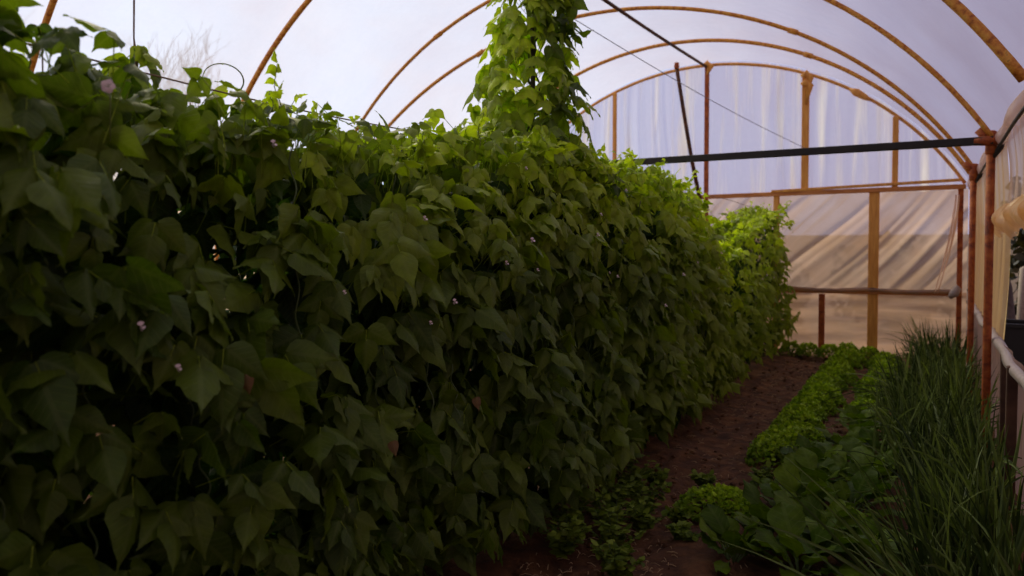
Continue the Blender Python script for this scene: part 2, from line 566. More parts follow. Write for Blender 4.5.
# bunched hem of the rolled-up side film
def hem_fn(U, V):
    Y = -1.5 + 7.4 * U
    b = np.abs(np.sin((Y + 1.5) * PI / 0.95 + .4)) ** .7
    zb = 1.44 + .07 * b
    Z = zb - 0.02 + 0.17 * V
    X = XR + .07 - 0.05 * np.sin(PI * V) * (1 + .4 * np.sin(Y * 15)) + .01 * np.sin(Y * 40)
    return X, Y, Z


film_patch('wall_right', hem_fn, 240, 12, M['film_hem'])
film_patch('ceiling', lambda U, V: (XR + .05 + .032 * np.sin(V * 2 * PI) + .008 * np.sin(U * 60 + 4 * V), -1.5 + (YE + 1.5) * U, ZB + .01 + .045 * np.cos(V * 2 * PI) + .008 * np.sin(U * 37)), 240, 14, M['film_eave'])

# ------------------------------------------------------------------ frame: hoops
HG = 'hoops of the tunnel frame'
hoops = [
    # Y at the left foot, Y at the right foot, radius, material, label
    (2.75, 1.95, .021, 'rib', 'orange rusty hoop crossing the sky in the top left corner, nearest of all'),
    (4.50, 3.82, .023, 'rib', 'thick orange hoop meeting the eave at the right edge of the photo'),
    (6.00, 5.72, .018, 'rib', 'speckled yellow-brown hoop landing on the nearest rusty post beside the black bar'),
    (6.28, 8.00, .020, 'rib', 'brown hoop that passes just behind the tall bean column'),
    (8.62, 8.60, .022, 'rib', 'pale orange hoop next in front of the end wall'),
]
for (ya, yb, r, mk, lab) in hoops:
    m = MB()
    pts = [(XL, ya, -0.05), (XL, ya, 1.0), (XL, ya, 1.9)]
    n = 72
    aa0 = math.asin((XL - CX) / RR); aa1 = math.asin((XR - CX) / RR)
    for i in range(n + 1):
        a = aa0 + (aa1 - aa0) * i / n
        x = CX + RR * math.sin(a)
        pts.append((x, ya + (yb - ya) * (x - XL) / (XR - XL), CZ + RR * math.cos(a)))
    root = empty('hoop', (XL, ya, 0), lab, 'hoop', HG)
    m.tube(pts, r, 10, 0.04)
    build_on(m, 'tube', M['ribpale'] if mk == 'ribpale' else M[mk], root)
    for x in (-4.3, -1.2):
        m = MB()
        p = Vector((x, ya + (yb - ya) * (x - XL) / (XR - XL), arch_z(x)))
        tx = -(x - CX) / (arch_z(x) - CZ)
        d = Vector((1, 0, tx)).normalized() * .05
        m.tube([p - d, p - d * .9, p + d * .9, p + d], [r * .9, r * 1.35, r * 1.35, r * .9], 10)
        build_on(m, 'sleeve', M['rib'], root)

# end arch
m = MB(); pts = []
for i in range(91):
    a = math.asin((XL - CX) / RR) + (math.asin((XR - CX) / RR) - math.asin((XL - CX) / RR)) * i / 90
    pts.append((CX + RR * math.sin(a), YE, CZ + RR * math.cos(a)))
root = empty('hoop', (XL, YE, 0), 'thin orange end hoop outlining the top of the far wall', 'hoop', HG)
m.tube([(XL, YE, -.05), (XL, YE, 1.9)] + pts, .020, 10, 0.04)
build_on(m, 'tube', M['wood'], root)
for (x, s, w) in ((-0.78, .5, .1),):
    m = MB()
    z = arch_z(x)
    m.tube([(x - .12, YE - .02, z + .07), (x - .04, YE - .02, z + .02), (x + .06, YE - .02, z - .05), (x + .13, YE - .02, z - .10)], [.012, .045, .04, .012], 8, .2)
    o = build_on(m, 'wrapping', M['wood'], root)
    o['label'] = 'lump of orange cloth tied on the hoop'

# side posts
PG = 'rusty posts along the right side'
posts = [
    (5.76, .026, 'nearest rust-red steel post rising out of the onion bed at right', 'rust'),
    (8.0, .028, 'farther rusty post behind the nearest one, under the short dark bracket', 'rust'),
]
for (y, r, lab, mk) in posts:
    root = empty('side_post', (XR, y, 0), lab, 'post', PG)
    m = MB(); m.tube([(XR, y, -.12), (XR, y, .5), (XR, y, 1.2), (XR, y, ZB + .02)], r, 10, .05)
    build_on(m, 'shaft', M[mk], root)
    m = MB()
    m.tube([(XR, y, ZB - .10), (XR, y, ZB - .09), (XR, y, ZB + .05), (XR, y, ZB + .06)], [r, r * 1.3, r * 1.35, r * .8], 10)
    m.tube([(XR - .07, y, ZB + .075), (XR - .03, y, ZB + .03), (XR + .03, y, ZB - .02)], [r * 1.25, r * 1.3, r * 1.1], 10)
    build_on(m, 'joint', M['rust'], root)
    m = MB()
    m.tube([(XR + .0, y, ZB - .14), (XR + .05, y - .03, ZB - .06), (XR + .07, y - .05, ZB + .03)], [.012, .02, .016], 8)
    build_on(m, 'bracket', M['dark'], root)

# eave pipe, black cross bar, ridge purlin
m = MB(); m.tube([(XR + .045, y, ZB - .04 + .006 * math.sin(y * 3)) for y in np.linspace(-1.4, YE, 30)], .010, 8)
tag(m.build('eave_pipe', M['dark']), 'dark pipe running under the rolled eave film along the right side', 'pipe')

root = empty('cross_bar', (XR, 5.72, ZB), 'long black bar spanning the tunnel level with the eaves', 'bar')
m = MB(); m.box((-2.75, 5.72, ZB - .01), (6.2, .045, .052))
build_on(m, 'bar', M['dark'], root, smooth=False)
m = MB(); m.tube([(XR - .1, 5.72, ZB - .01), (XR - .02, 5.72, ZB - .01), (XR + .06, 5.74, ZB - .01)], [.028, .034, .03], 8)
build_on(m, 'clamp', M['rust'], root)

m = MB()
m.tube([(-2.79 - .045 * (7.05 - y), y, arch_z(-2.7) - .035 - .01 * math.sin(y)) for y in np.linspace(1.5, YE, 24)], .018, 8, .05)
tag(m.build('ridge_purlin', M['darkwood']), 'dark brown ridge pole slanting down the roof to the end wall top', 'pole')

# grey wire across under the roof (photo: from behind the column to the end wall)
w0 = np.array((-2.47, 5.0, 3.19)); w1 = np.array((-1.39, 9.85, 2.63))
m = MB()
m.tube([tuple(w0 + (w1 - w0) * t_ - np.array((0, 0, .05 * math.sin(PI * t_)))) for t_ in np.linspace(-.35, 1, 20)], .0035, 5)
tag(m.build('wire', M['wire']), 'thin grey wire hanging diagonally below the roof towards the end wall', 'wire')
m = MB()
m.tube([(-1.92, y, 1.885 + .012 * math.sin(y * 2.6)) for y in np.linspace(-.5, YE - .05, 60)], .0028, 5)
tag(m.build('trellis_wire', M['twine']), 'thin brown wire running along the top of the bean row', 'wire')

# ------------------------------------------------------------------ end wall timber
EG = 'uprights of the end wall'


def upright(x, z0, z1, w, mk, lab, d=.05, xt=None, yy=YE - .03, knot=None):
    root = empty('end_wall_upright', (x, yy, z0), lab, 'upright', EG)
    xt = x if xt is None else xt
    ang = math.atan2(xt - x, z1 - z0)
    L = math.hypot(xt - x, z1 - z0)
    rot = Matrix.Rotation(ang, 3, 'Y')
    m = MB(); m.box(((x + xt) / 2, yy, (z0 + z1) / 2), (w, d, L), rot)
    build_on(m, 'board', M[mk], root, smooth=False)
    if knot:
        m = MB()
        for (dz, rr_) in knot:
            m.tube([(xt - .05, yy - .03, z1 + dz + .04), (xt, yy - .045, z1 + dz + .06), (xt + .05, yy - .03, z1 + dz + .01), (xt + .01, yy - .035, z1 + dz - rr_)],
                   [.02, .05, .045, .012], 8, .25)
        o = build_on(m, 'cloth_knot', M['wood'], root)
        o['label'] = 'orange cloth bunched round the top of the upright'
    return root


upright(-4.00, -.05, arch_z(-4.0) - .02, .05, 'wood', 'thin orange upright in the far wall just right of the bean column')
upright(-2.66, -.05, arch_z(-2.66) - .02, .055, 'rust', 'rust-brown upright in the far wall under the ridge pole', knot=[(-.03, .09)])
upright(-1.40, ZB - .03, arch_z(-1.4) - .02, .085, 'wood', 'broad orange upright topped by an orange cloth bundle', knot=[(-.06, .18), (-.16, .22)])
upright(-.38, ZB - .03, arch_z(-.38) - .02, .065, 'wood', 'short orange upright in the upper far wall nearest the right corner')
upright(-.60, -.05, ZB - .05, .115, 'wood', 'wide pale orange board down the middle of the lower far wall')
upright(-1.74, -.05, ZB - .05, .07, 'wood', 'pale upright of the lower far wall beside the last bean leaves')
upright(-1.18, -.05, .78, .07, 'rust', 'short dark brown stub under the low rail of the far wall')
upright(.30, -.05, ZB, .055, 'rust', 'corner upright where the far wall meets the right side')

m = MB()
m.box((-2.75, YE - .05, ZB - .045), (6.2, .05, .055), Matrix.Rotation(math.radians(-.4), 3, 'Y'))
tag(m.build('end_wall_rail', M['woodh'], smooth=False), 'brown timber rail across the far wall at eave height', 'rail', 'rails of the far wall')
m = MB()
m.box((-.75, YE - .065, ZB + .025), (2.1, .035, .035), Matrix.Rotation(math.radians(-1.6), 3, 'Y'))
tag(m.build('end_wall_rail', M['wood'], smooth=False), 'thin orange batten lying just above the brown rail near the corner', 'rail', 'rails of the far wall')
root = empty('end_wall_rail', (-2.75, YE - .05, .8), 'low pale rail with bunched film across the far wall', 'rail', 'rails of the far wall')
m = MB(); m.box((-2.75, YE - .05, .80), (6.15, .045, .045), Matrix.Rotation(math.radians(-.5), 3, 'Y'))
build_on(m, 'rail', M['woodh'], root, smooth=False)
m = MB(); m.tube([(x, YE - .075 + .006 * math.sin(x * 19), .825 + .0087 * (x + 2.75) + .01 * math.sin(x * 7)) for x in np.linspace(XL + .05, XR - .06, 90)], .024, 9, .25)
build_on(m, 'film_roll', M['film_curtain'], root)
m = MB(); m.tube([(.20, YE - .16, .79), (.25, YE - .17, .84), (.28, YE - .15, .90), (.27, YE - .12, .93)], [.02, .05, .045, .01], 9, .2)
o = build_on(m, 'film_knot', M['bluewrap'], root); o['label'] = 'pale bluish plastic knotted at the corner'

# leaning dark pole
root = empty('brace_pole', (-2.72, YE - .2, 2.05), 'dark rust-flecked pole leaning from the ridge to the far wall rail', 'pole')
m = MB()
m.tube([(-2.72, YE - .12, 2.02), (-2.785, YE - .3, 2.55), (-2.84, YE - .46, 3.1), (-2.90, YE - .62, 3.72)], .026, 9, .12)
build_on(m, 'shaft', M['darkwood'], root)
m = MB(); m.tube([(-2.90, YE - .62, 3.70), (-2.90, YE - .62, 3.72), (-2.90, YE - .62, 3.78)], [.028, .034, .03], 9)
build_on(m, 'cap', M['rust'], root)

# pale gathered fold of film hanging in the corner
m = MB()
for k in range(2):
    m.tube([(XR - .06 - .03 * k - .20 * t_ ** 1.5, YE - .10 - .02 * k + .01 * math.sin(9 * t_ + k), ZB - .12 - 1.15 * t_) for t_ in np.linspace(0, 1, 16)],
           np.interp(np.linspace(0, 1, 16), [0, .3, 1], [.008, .014, .005]), 7, .25)
tag(m.build('corner_film', M['film_eave']), 'pale gathered fold of plastic hanging in the far right corner', 'plastic film')

# ------------------------------------------------------------------ right side low rail with curtain
root = empty('side_rail', (.40, 4.9, 0), 'whitish low rail along the open right side above the hanging curtain', 'rail')
m = MB()
m.tube([(.40 + .006 * math.sin(y * 5), y, .75 + .012 * math.sin(y * 2.3)) for y in np.linspace(-1.0, YE - .1, 60)], .030, 9, .12)
build_on(m, 'roll', M['bluewrap'], root)
for i, y in enumerate((4.62, 5.25, 6.6, 3.7)):
    m = MB(); m.box((.385 + .02 * (i % 2), y, .33), (.05, .045, .86), Matrix.Rotation(math.radians(3 * (-1) ** i), 3, 'X'))
    build_on(m, 'stake', M['stake'], root, smooth=False)
film = film_patch('curtain', lambda U, V: (.415 + .03 * np.sin(U * 120 + 3 * V) * (1 - V * .7) + .04 * (1 - V), -1. + 10.8 * U, -.08 + .86 * V), 300, 14, M['film_curtain'], None, None)
tag(film, 'dirty translucent plastic curtain hanging from the low rail to the soil', 'plastic film')

# ------------------------------------------------------------------ bean row
ZT_Y = [-.6, .5, 1.0, 1.25, 1.5, 2.0, 2.25, 2.5, 3.0, 4.0, 4.75, 5.25, 5.75, 6.1, 6.4, 6.75, 7.0, 7.5, 8.0, 9.0, 9.5, 9.75]
ZT_Z = [2.00, 2.02, 1.88, 1.83, 1.84, 1.83, 1.86, 1.91, 1.93, 1.93, 1.94, 1.89, 1.83, 1.70, 1.48, 1.36, 1.38, 1.55, 1.70, 1.84, 1.88, 1.70]
BXC = -1.82


def ztop(y):
    return np.interp(y, ZT_Y, ZT_Z) - .03


def half_w(y, z, zt):
    base = 0.40 + .05 * np.sin(y * 3.1 + 1) * np.sin(z * 4 + y) + .03 * np.sin(y * 8.3 + z * 5) - .03 * np.clip((y - 4.6), 0, 1.2) - .05 * np.clip(y - 8.2, 0, 1.2) * np.clip(z - .5, 0, 1.2)
    taper = np.sqrt(np.clip((zt - z) / .40, 0, 1))
    low = np.interp(z, [0, .15, .5, 1.0], [.72, .86, 1.0, 1.0])
    return base * (.22 + .78 * taper) * low


def trios(mb, pmb, P, out, L, tone, rough=.42, down=.85, side=1.0):
    """trifoliate leaves at points P facing 'out'"""
    k = len(P)
    R1 = rng.normal(0, 1, (k, 3)); R2 = rng.normal(0, 1, (k, 3))
    D = nrm(out * .38 + np.array((0, 0, -down)) + R1 * rough)
    N = nrm(out * .60 + np.array((0, 0, .80)) + R2 * rough * 1.1)
    N = nrm(N - D * np.sum(N * D, 1, keepdims=True)); S = np.cross(N, D)
    add_leaves(mb, 'bean', P + D * (L * .30)[:, None], D, N, L, tone)
    for sg in (-1, 1):
        a = rng.uniform(1.15, 1.75, k)
        D2 = D * np.cos(a)[:, None] + S * (sg * np.sin(a))[:, None] + np.array((0, 0, -.65)) * side + rng.normal(0, .12, (k, 3))
        N2 = N + S * sg * .25 + rng.normal(0, .2, (k, 3))
        add_leaves(mb, 'bean', P + S * sg * (L * .07)[:, None], D2, N2, L * rng.uniform(.82, 1.0, k), tone)
    if pmb is not None:
        # petioles: slim three-sided stalks back towards the stem
        Q0 = P - out * rng.uniform(.06, .16, k)[:, None] - np.array((0, 0, 1.0)) * rng.uniform(.03, .10, k)[:, None]
        Q1 = (P + Q0) / 2 + out * .015 + np.array((0, 0, .012))
        Q2 = P + D * (L * .32)[:, None]
        for (A_, B_, ra, rb) in ((Q0, Q1, .0018, .0016), (Q1, P, .0016, .0014), (P, Q2, .0014, .001)):
            T = nrm(B_ - A_); u = nrm(np.cross(T, np.array((.3, .5, .8)))); w = np.cross(T, u)
            V = np.stack([A_ + ra * u, A_ - ra * .5 * u + ra * .87 * w, A_ - ra * .5 * u - ra * .87 * w,
                          B_ + rb * u, B_ - rb * .5 * u + rb * .87 * w, B_ - rb * .5 * u - rb * .87 * w], 1)
            F = np.array([(0, 1, 4, 3), (1, 2, 5, 4), (2, 0, 3, 5)])
            pmb.add(V.reshape(-1, 3), (F[None] + (np.arange(k) * 6)[:, None, None]).reshape(-1, 4))


def flower(root, p, s=.02):
    m = MB()
    for a in (0, 2.1, 4.2):
        d = np.array([[math.cos(a), .4 + .5 * math.sin(a), .5 * math.sin(a) - .1]])
        add_leaves(m, 'broad', np.array([p]), d, np.array([[.6, -.5, .6]]), np.array([s * rnd.uniform(.9, 1.3)]), np.array([.5]), 1.5)
    add_leaves(m, 'broad', np.array([p]), np.array([[.1, -.3, 1.]]), np.array([[.8, -.6, .1]]), np.array([s * 1.3]), np.array([.5]), 1.7)
    return build_on(m, 'flower', M['petal'], root)


def twiner(x, y, z0, z1, amp=.012, turns=9, lean=(0, 0)):
    return [(x + lean[0] * t_ + amp * math.cos(t_ * turns * 6.28) * (1 + .5 * math.sin(9 * t_)), y + lean[1] * t_ + amp * math.sin(t_ * turns * 6.28), z0 + (z1 - z0) * t_)
            for t_ in np.linspace(0, 1, 46)]


def bean_plant(yc, label, group='bean plants in the leafy row', span=.19, dens=1.0):
    root = empty('bean_plant', (BXC, yc, 0), label, 'plant', group)
    lm, pm, sm = MB(), MB(), MB()
    zt0 = float(ztop(yc))
    near = yc < 4.2
    # face leaves towards the path
    n = int((135 if near else 150) * dens * zt0 / 1.9)
    y = yc + rng.uniform(-span * 1.25, span * 1.25, n)
    z = rng.uniform(.10, 1.0, n) ** .92 * (zt0 + .0)
    zt = ztop(y); z = np.minimum(z, zt - .02)
    h = half_w(y, z, zt)
    dep = rng.exponential(.10 if yc < 6.5 else .16, n)
    P = np.stack([BXC + np.maximum(h - dep, -.1), y, z], 1)
    steep = np.clip((zt - z) / .35, 0, 1)
    out = nrm(np.stack([.35 + .65 * steep, rng.normal(-.15, .25, n), .9 * (1 - steep) + .05], 1))
    young_lit = np.clip((z - zt + .62) / .62, 0, 1) * np.clip((yc - .6) / 2.2, .14, 1)  # young tops, plus painted light on the row's crest, weaker in the near stretch
    tone = np.clip(.05 + .12 * rng.random(n) + .75 * young_lit * rng.uniform(.4, 1.1, n) + np.clip((yc - 3) / 16, 0, .18), 0, 1)
    L = rng.uniform(.075, .150, n) * (1 - .35 * young_lit) * (.82 if yc > 6.5 else 1)
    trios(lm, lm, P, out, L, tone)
    # inner leaves and back side
    n = int((225 if yc < 3 else 170) * (dens if yc < 7.1 else .45))
    y = yc + rng.uniform(-span * 1.2, span * 1.2, n); z = rng.uniform(.08, .97, n) * zt0
    h = half_w(y, z, ztop(y))
    P = np.stack([BXC - h * rng.uniform(-.55, 1.0, n), y, z], 1)
    out = nrm(np.stack([-np.ones(n) * .9, rng.normal(0, .4, n), rng.uniform(0, .5, n)], 1))
    tone = np.clip(-.05 + .05 * rng.random(n) + .45 * np.clip((z - zt0 + .25) / .3, 0, 1), 0, 1)  # inner leaves toned dark to paint the deep shade inside the row
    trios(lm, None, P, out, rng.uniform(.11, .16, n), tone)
    # top growth
    n = int((34 if yc < 2.3 else 62) * dens)
    y = yc + rng.uniform(-span * 1.2, span * 1.2, n)
    zt = ztop(y)
    P = np.stack([BXC + rng.uniform(-.28, .28, n), y, zt + rng.normal(-.035, .035, n)], 1)
    out = nrm(np.stack([rng.normal(.3, .6, n), rng.normal(-.1, .5, n), np.full(n, .8)], 1))
    f = min(1, max(.18, (yc - .5) / 2.4))  # painted light on the crest, toned down for the shaded near plants
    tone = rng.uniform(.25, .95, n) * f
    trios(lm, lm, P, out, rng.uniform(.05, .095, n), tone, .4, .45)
    # shoots sticking out of the top
    for i in range(3 if near else 4):
        sh = MB()
        bx = BXC + rnd.uniform(-.15, .3); by = yc + rnd.uniform(-span, span); bz = float(ztop(by)) - .08
        H_ = rnd.uniform(.08, .20); a = rnd.uniform(0, 6.28); lx, ly = rnd.uniform(-.06, .08), rnd.uniform(-.08, .08)
        pts = [(bx + lx * t_ * t_ + .006 * math.sin(t_ * 9 + a), by + ly * t_ * t_ + .006 * math.cos(t_ * 8 + a), bz + H_ * t_) for t_ in np.linspace(0, 1, 10)]
        sh.tube(pts, np.linspace(.0022, .001, 10), 5)
        build_on(sh, 'shoot', M['shoot'], root)
        tp = np.array([pts[i_] for i_ in (5, 7, 9)])
        k = len(tp)
        trios(lm, None, tp, nrm(rng.normal(0, .6, (k, 3)) + np.array((.2, 0, .5))), rng.uniform(.022, .05, k), rng.uniform(.6, 1, k), .5, .3)
    # main vines round their string
    for dx, dy in ((-.05, -.08), (.06, .07)):
        sm.tube(twiner(BXC + dx, yc + dy, -.02, zt0 - .05), np.linspace(.006, .003, 46), 6)
    xf = BXC + .36 - (.05 if yc > 5 else 0)
    for q in range(2):
        yy = yc + rnd.uniform(-span, span); z0 = rnd.uniform(.5, 1.0)
        sm.tube(twiner(xf + rnd.uniform(-.04, .03), yy, z0, min(zt0 - .12, z0 + rnd.uniform(.4, .8)), .007, 5, (-.08, rnd.uniform(-.05, .05))), .0026, 5)
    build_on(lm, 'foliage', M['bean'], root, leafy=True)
    build_on(sm, 'vine_stem', M['stem'], root)
    # climbing string
    tw = MB(); tw.tube([(BXC, yc, 0), (BXC, yc, 1.0), (BXC, yc, zt0)], .002, 4)
    build_on(tw, 'string', M['twine'], root)
    nf = 2 if near else 1
    for q in range(nf):
        yy = yc + rnd.uniform(-span, span); z = rnd.uniform(.55, .97) * zt0
        hx = float(half_w(yy, z, float(ztop(yy))))
        flower(root, (BXC + hx + .03, yy, z), rnd.uniform(.005, .009))
    return root


G1 = 'climbing bean plant merged into the long leafy row beside the soil path'
n_row = 26
ycs = [-.25 + i * .392 for i in range(n_row)]
first_root = None
for i, yc in enumerate(ycs):
    if yc > 7.1: dens = .62
    elif abs(yc - 6.8) < .4: dens = .7
    else: dens = 1.0
    if i == 2: lab, g = 'dark large-leaved bean plant whose leaves reach the top left corner', None
    elif i == n_row - 1: lab, g = 'last bean plant of the row, its thin light foliage against the far film wall', None
    elif abs(yc - 6.95) < .2: lab, g = 'low bean plant in the dip of the row top before the last plants', None
    elif yc < 2.2: lab, g = 'large dark-leaved climbing bean plant in the nearest stretch of the row', 'bean plants in the leafy row'
    elif yc < 4.3: lab, g = 'climbing bean plant of the row stretch around the foot of the tall leaf column', 'bean plants in the leafy row'
    elif yc < 6.4: lab, g = 'climbing bean plant of the row between the tall leaf column and the dip', 'bean plants in the leafy row'
    else: lab, g = 'lighter climbing bean plant past the dip near the far wall', 'bean plants in the leafy row'
    r_ = bean_plant(yc, lab, g, dens=dens)
    if i == 2: first_root = r_

# tall bean column climbing a pole to the roof
cy_, cx_ = 3.55, -1.93
root = empty('bean_vine', (cx_, cy_, 0), 'tall column of bright bean leaves climbing a pole above the row to the roof', 'plant')
lm, pm, sm = MB(), MB(), MB()
n = 680
z = 1.65 + 2.01 * rng.uniform(0, 1, n) ** 1.15
a = rng.uniform(0, 2 * PI, n)
rad = np.interp(z, [1.65, 2.0, 2.3, 2.6, 3.0, 3.6], [.50, .37, .29, .235, .19, .15]) * rng.uniform(.3, 1.0, n) ** .5
ox = .03 * np.sin(z * 5.0)
P = np.stack([cx_ + ox + rad * np.cos(a), cy_ + rad * np.sin(a), z], 1)
out = nrm(np.stack([np.cos(a), np.sin(a), np.full(n, .45)], 1))
trios(lm, lm, P, out, rng.uniform(.075, .118, n), np.clip(rng.uniform(.35, 1.0, n) - .35 * np.clip(np.cos(a), 0, 1), 0, 1), .3, .8)  # right-hand leaves toned darker: the column's shaded side painted in
sm.tube(twiner(cx_, cy_, 1.2, 3.72, .03, 8), .006, 6)
sm.tube(twiner(cx_ + .02, cy_ - .02, 1.3, 3.65, .045, -7), .005, 6)
build_on(lm, 'foliage', M['bean'], root, leafy=True)
build_on(sm, 'vine_stem', M['stem'], root)
pole = MB(); pole.tube([(cx_, cy_, -.05), (cx_, cy_, 1.5), (cx_ + .01, cy_, 3.73)], .014, 7, .06)
tag(pole.build('support_pole', M['bark']), 'slim brown pole inside the tall bean column', 'pole')

# high tuft and twine at the upper left
tw = MB()
tx, ty = -2.0, 1.27
tw.tube([(tx, ty, 1.82), (tx + .006, ty, 1.93), (tx - .004, ty, 2.0), (tx + .004, ty, 2.2), (tx, ty, 2.6), (tx, ty, arch_z(tx) + .03)], [.004, .006, .003, .0035, .003, .003], 6, .2)
tag(tw.build('twine', M['twine']), 'frayed brown twine rising from the leaf peak at the upper left', 'string')
root = empty('bean_tuft', (tx, ty, 1.7), 'peaked tuft of bean leaves gathered round the hanging twine', 'plant')
lm, pm = MB(), MB()
n = 34
z = rng.uniform(1.68, 1.98, n)
a = rng.uniform(0, 6.28, n); rad = np.interp(z, [1.68, 1.98], [.20, .02])
P = np.stack([tx + rad * np.cos(a), ty + rad * np.sin(a), z], 1)
trios(lm, lm, P, nrm(np.stack([np.cos(a), np.sin(a), np.full(n, .5)], 1)), rng.uniform(.055, .085, n), rng.uniform(.15, .45, n), .3, .7)
build_on(lm, 'foliage', M['bean'], root, leafy=True)
# curled tendril with one small leaf against the sky
root = empty('bean_tendril', (-1.95, 1.53, 1.7), 'curled bean tendril with one small leaf against the sky', 'plant')
m = MB(); lm = MB()
c0 = np.array((-1.95, 1.53, 1.925))
ax1 = np.array((math.cos(.9), math.sin(.9), 0))
pts = [tuple(c0 + ax1 * .062 * math.cos(t_) * (1 - .02 * t_) + np.array((0, 0, .05 * math.sin(t_)))) for t_ in np.linspace(-.9, 3.9, 30)]
m.tube([tuple(c0 + ax1 * .09 + np.array((0, 0, -.16)))] + pts, np.linspace(.0028, .0012, 31), 5)
build_on(m, 'stalk', M['shoot'], root)
lo = np.array([pts[0]]) + np.array([[-.02, -.02, .01]])
add_leaves(lm, 'bean', lo, np.array([[-.8, -.5, -.15]]), np.array([[.75, -.6, .35]]), np.array([.075]), np.array([.8]))
ks = [pts[i_] for i_ in (12, 15, 22, 24, 26)]
add_leaves(lm, 'bean', np.array(ks), rng.normal(0, 1, (5, 3)), rng.normal(0, 1, (5, 3)), np.full(5, .012), np.full(5, .9))
build_on(lm, 'leaf', M['bean'], root, leafy=True)

# big pale flower near the upper left
fr = empty('bean_flower', (-1.50, .89, 1.62), 'largest pale bean flower on a thin stalk near the upper left', 'flower')
m = MB()
fp = (-1.48, .88, 1.73)
for a in np.linspace(0, 6.28, 6)[:-1]:
    add_leaves(m, 'broad', np.array([fp]), np.array([[.55 * math.cos(a) + .1, .6 * math.cos(a) - .2, math.sin(a)]]), np.array([[.7, -.7, .2]]), np.array([.014]), np.array([.5]), 1.5)
build_on(m, 'petals', M['petal'], fr)
m = MB(); m.tube([fp, (-1.49, .89, 1.70), (-1.51, .90, 1.62)], .0018, 5); build_on(m, 'stalk', M['shoot'], fr)

# dried brown leaves caught low in the row
for (x, y, z, lab) in ((-1.45, 1.12, 1.10, 'withered brown leaf hanging between green leaves at lower left'),
                       (-1.42, 2.05, .88, 'withered reddish leaf low in the bean row near the bottom'),
                       (-1.43, 1.62, .83, 'small dry tan leaf deep in the bean row')):
    m = MB()
    add_leaves(m, 'bean', np.array([(x + .09, y, z)]), np.array([[.2, .1, -1.]]), np.array([[.8, -.6, .2]]), np.array([.05]), np.array([.6]))
    tag(m.build('dry_leaf', M['dry'], leafy=True), lab, 'leaf', 'withered leaves in the bean row')


# ------------------------------------------------------------------ parsley rows
def parsley(x, y, r, h, label, group, dense=1.0):
    root = empty('parsley_plant', (x, y, 0), label, 'plant', group)
    lm, sm = MB(), MB()
    n = int(900 * dense * (r / .17) ** 1.3)
    a = rng.uniform(0, 2 * PI, n); q = np.sqrt(rng.uniform(0, 1, n))
    rr = q * r
    lump = .85 + .15 * np.sin(a * 3 + x * 9) * q + .12 * np.sin(rr * np.cos(a) * 60) * np.sin(rr * np.sin(a) * 55)
    z = .03 + h * (1 - q ** 2.6) * lump * rng.uniform(.70, 1.0, n) ** .6
    P = np.stack([x + rr * np.cos(a) * (1 + .12 * np.sin(2 * a + y * 5)), y + rr * np.sin(a), z], 1)
    out = nrm(np.stack([np.cos(a) * (q + .2), np.sin(a) * (q + .2), .9 - .5 * q], 1))
    D = nrm(out * .6 + rng.normal(0, .6, (n, 3)) + np.array((0, 0, .05)))
    N = nrm(np.array((0, 0, 1.0)) + out * .5 + rng.normal(0, .45, (n, 3)))
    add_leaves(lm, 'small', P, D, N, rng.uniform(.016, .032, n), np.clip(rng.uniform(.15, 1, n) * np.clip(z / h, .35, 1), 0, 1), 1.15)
    for i in range(18):
        a_ = rnd.uniform(0, 6.28); q_ = rnd.uniform(.3, .9) * r
        sm.tube([(x, y, .0), (x + q_ * .4 * math.cos(a_), y + q_ * .4 * math.sin(a_), h * .5), (x + q_ * math.cos(a_), y + q_ * math.sin(a_), h * .72)], [.003, .0025, .0015], 5)
    build_on(lm, 'foliage', M['parsley'], root, leafy=True)
    build_on(sm, 'stems', M['stem'], root)
    return root


pg = 'parsley plants in the bright row'
parsley(-.93, 3.72, .20, .12, 'low parsley clump standing alone where the soil path bends at the bottom', None, 1.2)
y = 4.72
while y < 9.7:
    parsley(-.82 + .03 * math.sin(y * 5), y, rnd.uniform(.16, .20), rnd.uniform(.15, .20), ('bright green parsley plant in the nearer half of the long path-side row' if y < 6.4 else 'bright green parsley plant in the farther half of the long path-side row'), pg)
    y += .27
y = 6.9
while y < 9.5:
    parsley(-.40 + .03 * math.sin(y * 4), y, rnd.uniform(.15, .19), rnd.uniform(.14, .19), 'parsley plant in the second short row next to the onions', 'parsley plants in the second row')
    y += .29
for x in (-.62, -1.05, -1.30, -1.5):
    parsley(x, 9.62, .16, .16, 'parsley plant at the foot of the far film wall', 'parsley plants along the far wall')
parsley(-.42, 6.28, .17, .16, 'parsley plant bridging the broad-leaved bed and the second parsley row', None)


# ------------------------------------------------------------------ broad-leaved plants
def broad(x, y, s, label, group, n=17):
    root = empty('leafy_green', (x, y, 0), label, 'plant', group)
    lm, sm = MB(), MB()
    for i in range(n):
        a = i * 2.4 + rnd.uniform(-.3, .3)
        q = i / n
        el = math.radians(72 - 45 * q + rnd.uniform(-10, 10))
        d = np.array((math.cos(a) * math.cos(el), math.sin(a) * math.cos(el), math.sin(el)))
        L = s * .82 * rnd.uniform(.6, 1.1)
        st = L * .45
        b = np.array((x, y, .02)) + d * st
        sm.tube([(x, y, 0.0), tuple(np.array((x, y, .01)) + d * st * .5), tuple(b + d * L * .1)], [.006, .005, .003], 6)
        N = np.array((-math.cos(a) * math.sin(el), -math.sin(a) * math.sin(el), math.cos(el) + .15)) + rng.normal(0, .15, 3)
        add_leaves(lm, 'broad', b[None], d[None], N[None], np.array([L]), np.array([rnd.uniform(0, .8)]), rnd.uniform(.8, 1.1))
    build_on(lm, 'leaves', M['broad'], root, leafy=True)
    build_on(sm, 'stems', M['stem'], root)
    return root


